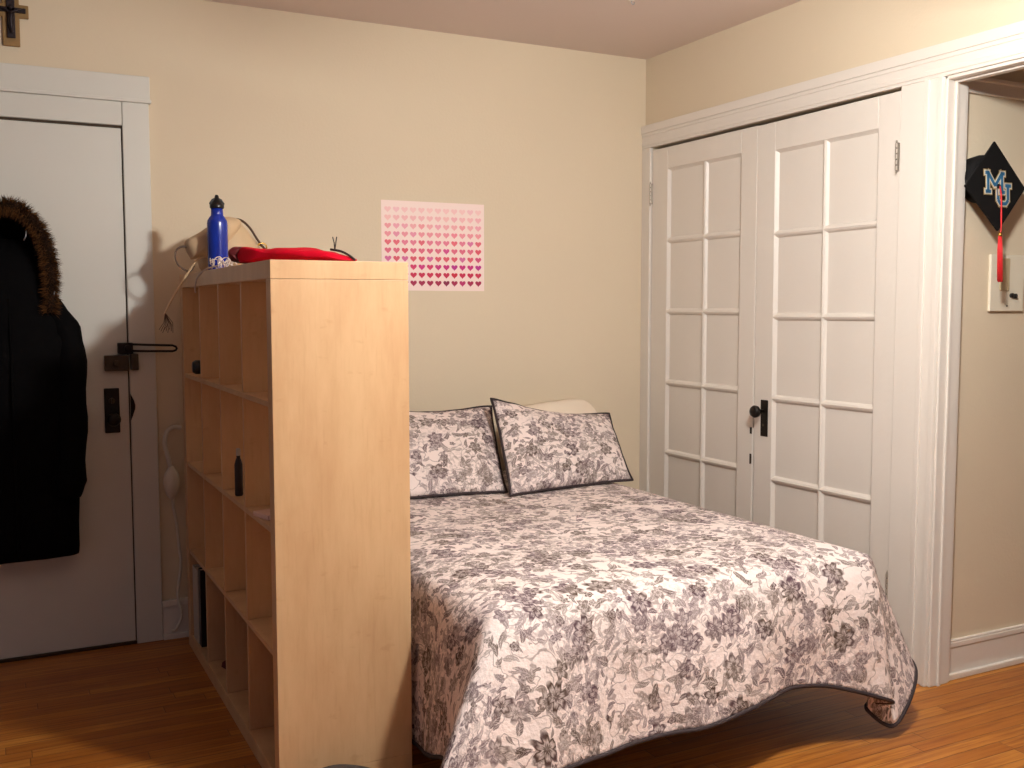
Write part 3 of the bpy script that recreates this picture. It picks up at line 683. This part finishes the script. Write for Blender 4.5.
#        top point (edge)        angle   hem point               slump(control pull)
keys = [((xl, -.06, zt), 180, (xl-.035, -.06, .12)),
        ((xl, -.50, zt), 180, (xl-.045, -.50, .10)),
        ((xl, -.95, zt), 180, (xl-.030, -.95, .12)),
        ((xl, -1.35, zt), 180, (xl-.045, -1.35, .08)),
        ((xl, -1.62, zt), 180, (xl-.050, -1.60, .075)),
        ((xl, -1.78, zt), 182, (xl-.075, -1.73, .11)),
        ((xl+.005, -1.90, zt), 192, (xl-.085, -1.86, .15)),
        ((xl+.012, -1.935, zt), 210, (xl-.20, -2.05, .125)),
        ((xl+.024, -1.952, zt), 228, (xl-.335, -2.22, .075)),
        ((xl+.045, yf, zt), 246, (xl-.19, -2.19, .125)),
        ((xl+.12, yf, zt), 262, (-1.74, -2.12, .185)),
        ((-1.50, yf, zt), 270, (-1.54, -2.085, .186)),
        ((-1.32, yf, zt), 270, (-1.37, -2.08, .200)),
        ((-1.16, yf, zt), 270, (-1.21, -2.10, .205)),
        ((-1.00, yf, zt), 270, (-1.05, -2.09, .222)),
        ((-.86, yf, zt), 270, (-.89, -2.055, .235)),
        ((-.70, yf, zt), 270, (-.745, -2.06, .218)),
        ((-.58, yf, zt), 272, (-.60, -2.08, .175)),
        ((-.512, yf, zt), 280, (-.500, -2.085, .135)),
        ((-.492, -1.958, zt), 292, (-.530, -2.02, .115)),
        ((-.478, -1.948, zt), 306, (-.545, -2.035, .095)),
        ((-.470, -1.935, zt), 318, (-.470, -2.060, .045)),
        ((-.466, -1.915, zt), 332, (-.375, -2.045, .115)),
        ((xr, -1.885, zt), 348, (-.310, -2.000, .195)),
        ((xr, -1.80, zt), 358, (-.300, -1.86, .225)),
        ((xr, -1.60, zt), 360, (-.345, -1.62, .20)),
        ((xr, -1.20, zt), 360, (-.365, -1.20, .22)),
        ((xr, -.70, zt), 360, (-.375, -.70, .20)),
        ((xr, -.06, zt), 360, (-.375, -.06, .21))]
flat = [(*a, g, *h) for a, g, h in keys]
NP = 420
P = smooth_path(flat, NP)
xc = (xl+xr)/2; ydeep = yf+.72
KT, KS = 34, 40
vs = []; uv = []; fs = []
def crown(x, y):
    ex = min(x-xl, xr-x)/.14; ey = (y-yf)/.16
    e = max(0, min(1, min(ex, ey)))
    base = zt-.028*(1-e)**2+.004
    w = noise.noise(Vector((x*2.1, y*2.6, 1)))*.010 + noise.noise(Vector((x*9, y*7, 3)))*.0035
    return base + w*max(.25, e)
for (tx, ty, tz, ang, hx, hy, hz) in P:
    c = Vector((xc, max(min(ty, -.06), ydeep)))
    a = math.radians(ang); nx, ny = math.cos(a), math.sin(a)
    e = Vector((tx, ty))            # cloth edge of the top
    col_pts = []
    for k in range(KT):
        q = k/KT; p = c.lerp(e, q); col_pts.append((Vector((p.x, p.y, crown(p.x, p.y))), (p.x, p.y)))
    top = Vector((tx, ty, crown(tx, ty)))
    hem = Vector((hx, hy, hz)); out = Vector((nx, ny, 0))
    horiz = (Vector((hx, hy))-e).length
    P1 = top + out*(.045+.10*horiz) + Vector((0, 0, -.03-.05*horiz))
    P2 = top.lerp(hem, .55) + out*.02 + Vector((0, 0, .02))
    prev = top; dist = 0
    for k in range(KS+1):
        t = k/KS
        p = top*(1-t)**3 + P1*3*t*(1-t)**2 + P2*3*t*t*(1-t) + hem*t**3
        s = noise.noise(Vector((p.x*4.2, p.y*4.2, p.z*2.2+5)))*.012 + noise.noise(Vector((p.x*13, p.y*13, p.z*9)))*.0045
        near = 1 if ty < -1.5 else .35
        p = p + out*s*min(1, t*2.2)*near
        if ty > -1.58 and tx < -1.5: p.x = max(p.x, -1.873)
        dist += (p-prev).length; prev = p
        col_pts.append((p, (tx+nx*dist, ty+ny*dist)))
    for p, u in col_pts: vs.append(p); uv.append(u)
R_ = KT+KS+1
for i in range(NP-1):
    for k in range(R_-1):
        fs.append((i*R_+k, i*R_+k+1, (i+1)*R_+k+1, (i+1)*R_+k))
hem_pts = [vs[i*R_+R_-1].copy() for i in range(NP)]
bs = empty('bedspread', (xc, -1.0, .0), 'cream quilted bedspread printed with grey-brown flowers, draped over the bed', 'bedspread')
mb = MB().add([v-Vector((xc, -1.0, 0)) for v in vs], fs)
mb.build('quilt', M['toile'], bs, smooth=True, uv=uv, solid=.006)
MB().tube([p-Vector((xc, -1.0, 0)) for p in hem_pts], .0062, 8).build('hem_binding', M['binding'], bs, smooth=True)

# ------------------------------------------------------------------ pillows
def pillow(name, BL_, BR_, TL_, TR_, th, label, mat, piping=True, uvo=(0, 0), group=None, sag=.03, corner=.02):
    BLv, BRv, TLv, TRv = map(Vector, (BL_, BR_, TL_, TR_))
    cen = (BLv+BRv+TLv+TRv)/4; nrm = (BRv-BLv).cross(TLv-BLv).normalized()   # towards the viewer
    if nrm.y > 0: nrm = -nrm
    NU, NV = 44, 32; W_ = (BRv-BLv).length; H_ = (TLv-BLv).length
    vs = []; uv = []; fs = []; per = []
    def pt(u, v, side):
        p = BLv.lerp(BRv, u).lerp(TLv.lerp(TRv, u), v)
        cu, cv = 2*u-1, 2*v-1
        # edges pull in a little between the corners
        p = p + (cen-p)*sag*((1-cu**4)*(abs(cv)**3) + (1-cv**4)*(abs(cu)**3))
        if piping: p.z -= .022*math.sin(PI*u)**1.5*v**3*(1+.4*u)
        t = th*max(0, (1-abs(cu)**2.6))**.62*max(0, (1-abs(cv)**2.6))**.62
        t *= 1+.14*noise.noise(Vector((u*4, v*3, uvo[0]*7+side)))
        p = p + nrm*side*t
        p = p + nrm*noise.noise(Vector((u*9, v*7, uvo[1]*3)))*.004
        return p
    for side in (1, -1):
        b0 = len(vs)
        for j in range(NV+1):
            for i in range(NU+1):
                vs.append(pt(i/NU, j/NV, side)-cen); uv.append((uvo[0]+i/NU*W_, uvo[1]+j/NV*H_))
        for j in range(NV):
            for i in range(NU):
                q = b0+j*(NU+1)+i; fs.append((q, q+1, q+NU+2, q+NU+1))
    o = MB().add(vs, fs).build('cover' if piping else name, mat, None, smooth=True, uv=uv, merge=True)
    # merge keeps the seam closed
    if piping:
        e = empty(name, cen, label, 'pillow', group)
        o.parent = e
        rim = [pt(i/NU, 0, 1) for i in range(NU)]+[pt(1, j/NV, 1) for j in range(NV)]+[pt(1-i/NU, 1, 1) for i in range(NU)]+[pt(0, 1-j/NV, 1) for j in range(NV)]
        MB().tube([p-cen for p in rim], .0055, 8, closed=True).build('piping', M['binding'], e, smooth=True)
        return e
    o.location = cen; setp(o, label, 'pillow', group); return o
pillow('pillow', (-1.70, -.56, .600), (-1.080, -.60, .596), (-1.66, -.20, .948), (-.955, -.20, .908), .052, 'upright floral pillow sham nearest the bookcase, partly hidden by it', M['toile'], uvo=(3.1, 2.2))
pillow('pillow', (-1.105, -.68, .596), (-.465, -.60, .597), (-1.02, -.33, .955), (-.390, -.29, .855), .060, 'tilted floral pillow sham with dark piping, farther from the bookcase', M['toile'], uvo=(5.7, 4.4))
pillow('pillow', (-.86, -.20, .64), (-.28, -.17, .62), (-.80, -.085, .860), (-.40, -.085, .895), .06, 'plain cream pillow peeking out behind the tilted floral sham', M['cream'], piping=False, sag=-.20)

# ------------------------------------------------------------------ graduation cap on the hallway wall
cp = empty('graduation_cap', (.195, -1.845, 1.768), 'black graduation cap with MU letters and a red tassel hung on hallway wall', 'graduation cap')
cp.rotation_euler = (math.radians(-3), 0, 0)
dm = [(.0, .156), (.158, .0), (.012, -.155), (-.153, -.006)]
MB().prism(dm, -.004, .004).build('board', M['cap'], cp, bevel=.0015)
b = MB().lathe([(.078, .004), (.083, .03), (.080, .065), (.065, .071)], 28, (-.022, 0, .030), 'y'); b.build('skull_cap', M['cap'], cp, smooth=True)
# letters
def strokes(mb, segs, w, y0, y1, mi):
    for (x0, z0, x1, z1, k) in segs:
        a = Vector((x0, z0)); c = Vector((x1, z1)); d = (c-a).normalized(); n_ = Vector((-d.y, d.x)); h = w*k
        a2 = a-d*(h-.0035 if False else 0); e = h - .0
        q = [a-n_*h-d*0, c-n_*h, c+n_*h, a+n_*h]
        mb.prism([(p.x, p.y) for p in q], y0, y1, mi)
def letter(segs, off):
    return [(a+off[0], b_+off[1], c+off[0], d+off[1], 1) for a, b_, c, d in segs]
Mseg = [(-.036, -.036, -.036, .036), (.036, -.036, .036, .036), (-.036, .034, 0, -.012), (.036, .034, 0, -.012), (-.050, -.032, -.022, -.032), (.022, -.032, .050, -.032), (-.050, .032, -.030, .032), (.030, .032, .050, .032)]
Useg = [(-.026, -.018, -.026, .036), (.026, -.018, .026, .036), (-.026, -.018, -.014, -.032), (-.016, -.031, .016, -.031), (.014, -.032, .026, -.018), (-.042, .032, -.012, .032), (.012, .032, .042, .032)]
lo = MB(); 
for k, (sg, of) in enumerate(((Useg, (.036, -.028)), (Mseg, (-.008, .012)))):
    base = -.0046-.0030*k
    def grow(sg, g): # extend the ends so outlines close
        out = []
        for a, b_, c, d in sg:
            v = Vector((c-a, d-b_)).normalized()*g; out.append((a-v.x, b_-v.y, c+v.x, d+v.y))
        return out
    strokes(lo, letter(grow(sg, .008), of), .0125, base, base+.0007, 2)
    strokes(lo, letter(grow(sg, .0045), of), .0095, base-.0007, base, 1)
    strokes(lo, letter(grow(sg, .0), of), .0058, base-.0014, base-.0007, 0)
lo.build('monogram', [M['logo_blue'], M['logo_white'], M['logo_gold']], cp)
b = MB().lathe([(.001, -.0155), (.006, -.0145), (.008, -.008), (.008, -.004)], 14, (.008, 0, 0), 'y'); b.build('button', M['cap'], cp, smooth=True)
tz = MB(); tz.tube(smooth_path([(.008, -.014, 0), (.013, -.0155, -.03), (.013, -.0155, -.09), (.012, -.0145, -.15), (.010, -.012, -.166)], 18), .0028, 7)
tz.build('tassel_cord', M['tassel'], cp, smooth=True)
tz = MB().lathe([(.005, -.176), (.0075, -.172), (.007, -.164), (.003, -.160)], 12, (.010, -.012, 0)); tz.build('tassel_cap', M['gold'], cp, smooth=True)
tz = MB()
for k in range(34):
    a = k*2.4; r = .0095*math.sqrt(k/34); x, y = r*math.cos(a), r*math.sin(a)*.7
    tz.tube([(.010+x*.6, -.012+y*.6, -.172), (.008+x, -.012+y, -.22), (.006+x*1.15, -.012+y, -.325-.004*(k % 3))], .0019, 5)
tz.build('tassel_threads', M['tassel'], cp, smooth=True)

# ------------------------------------------------------------------ wall plate
wp = empty('wall_plate', (.365, -1.77, 1.333), 'cream rectangular wall plate with small dark buttons below the graduation cap', 'wall plate')
MB().box((-.092, -.012, 0), (.092, -.0006, .205)).build('plate', M['plate'], wp, bevel=.004, seg=3)
MB().box((-.045, -.018, .075), (.005, -.012, .192)).build('cover_panel', M['plate_tan'], wp, bevel=.006, seg=3)
MB().lathe([(.009, -.012), (.009, -.02), (.006, -.022)], 14, (.022, 0, .058), 'y').build('button', M['black_plastic'], wp)
MB().lathe([(.009, -.012), (.009, -.02), (.006, -.022)], 14, (.040, 0, .056), 'y').build('button', M['black_plastic'], wp)
MB().lathe([(.003, -.012), (.003, -.014)], 10, (0, 0, .02), 'y').build('screw', M['brass_dark'], wp)

# ------------------------------------------------------------------ dark shoe in front of the bookcase end
sh = empty('shoe', (-2.10, -1.655, 0), 'dark grey rounded shoe on the floor in front of the bookcase end panel', 'shoe', rz=math.radians(-2))
lv = [(-.13, .012, .05, .02), (-.115, .03, .075, .012), (-.08, .036, .100, .012), (-.03, .034, .104, .012), (.03, .040, .088, .012), (.08, .044, .066, .012), (.115, .036, .05, .012), (.14, .014, .034, .016)]
lv = smooth_path(lv, 26); n = 20; vs = []; fs = []
for (x, w, h, z0) in lv:
    for k in range(n):
        a = 2*PI*k/n; vs.append((x, w*math.cos(a), z0+(h-z0)*(.5+.5*math.sin(a))))
for i in range(len(lv)-1):
    for k in range(n): fs.append((i*n+k, i*n+(k+1) % n, (i+1)*n+(k+1) % n, (i+1)*n+k))
fs.append(tuple(range(n))); fs.append(tuple((len(lv)-1)*n+k for k in range(n)))
MB().add(vs, fs).build('upper', M['shoe'], sh, smooth=True)
so = [(x, w*.96+.004) for (x, w, h, z0) in lv]; poly = so + [(x, -w) for x, w in reversed(so)]
n = len(poly); vs = [(x, y, 0.0005) for x, y in poly]+[(x, y, .016) for x, y in poly]
MB().add(vs, [tuple(range(n)), tuple(range(2*n-1, n-1, -1))]+[(i, (i+1) % n, n+(i+1) % n, n+i) for i in range(n)]).build('sole', M['black_plastic'], sh)
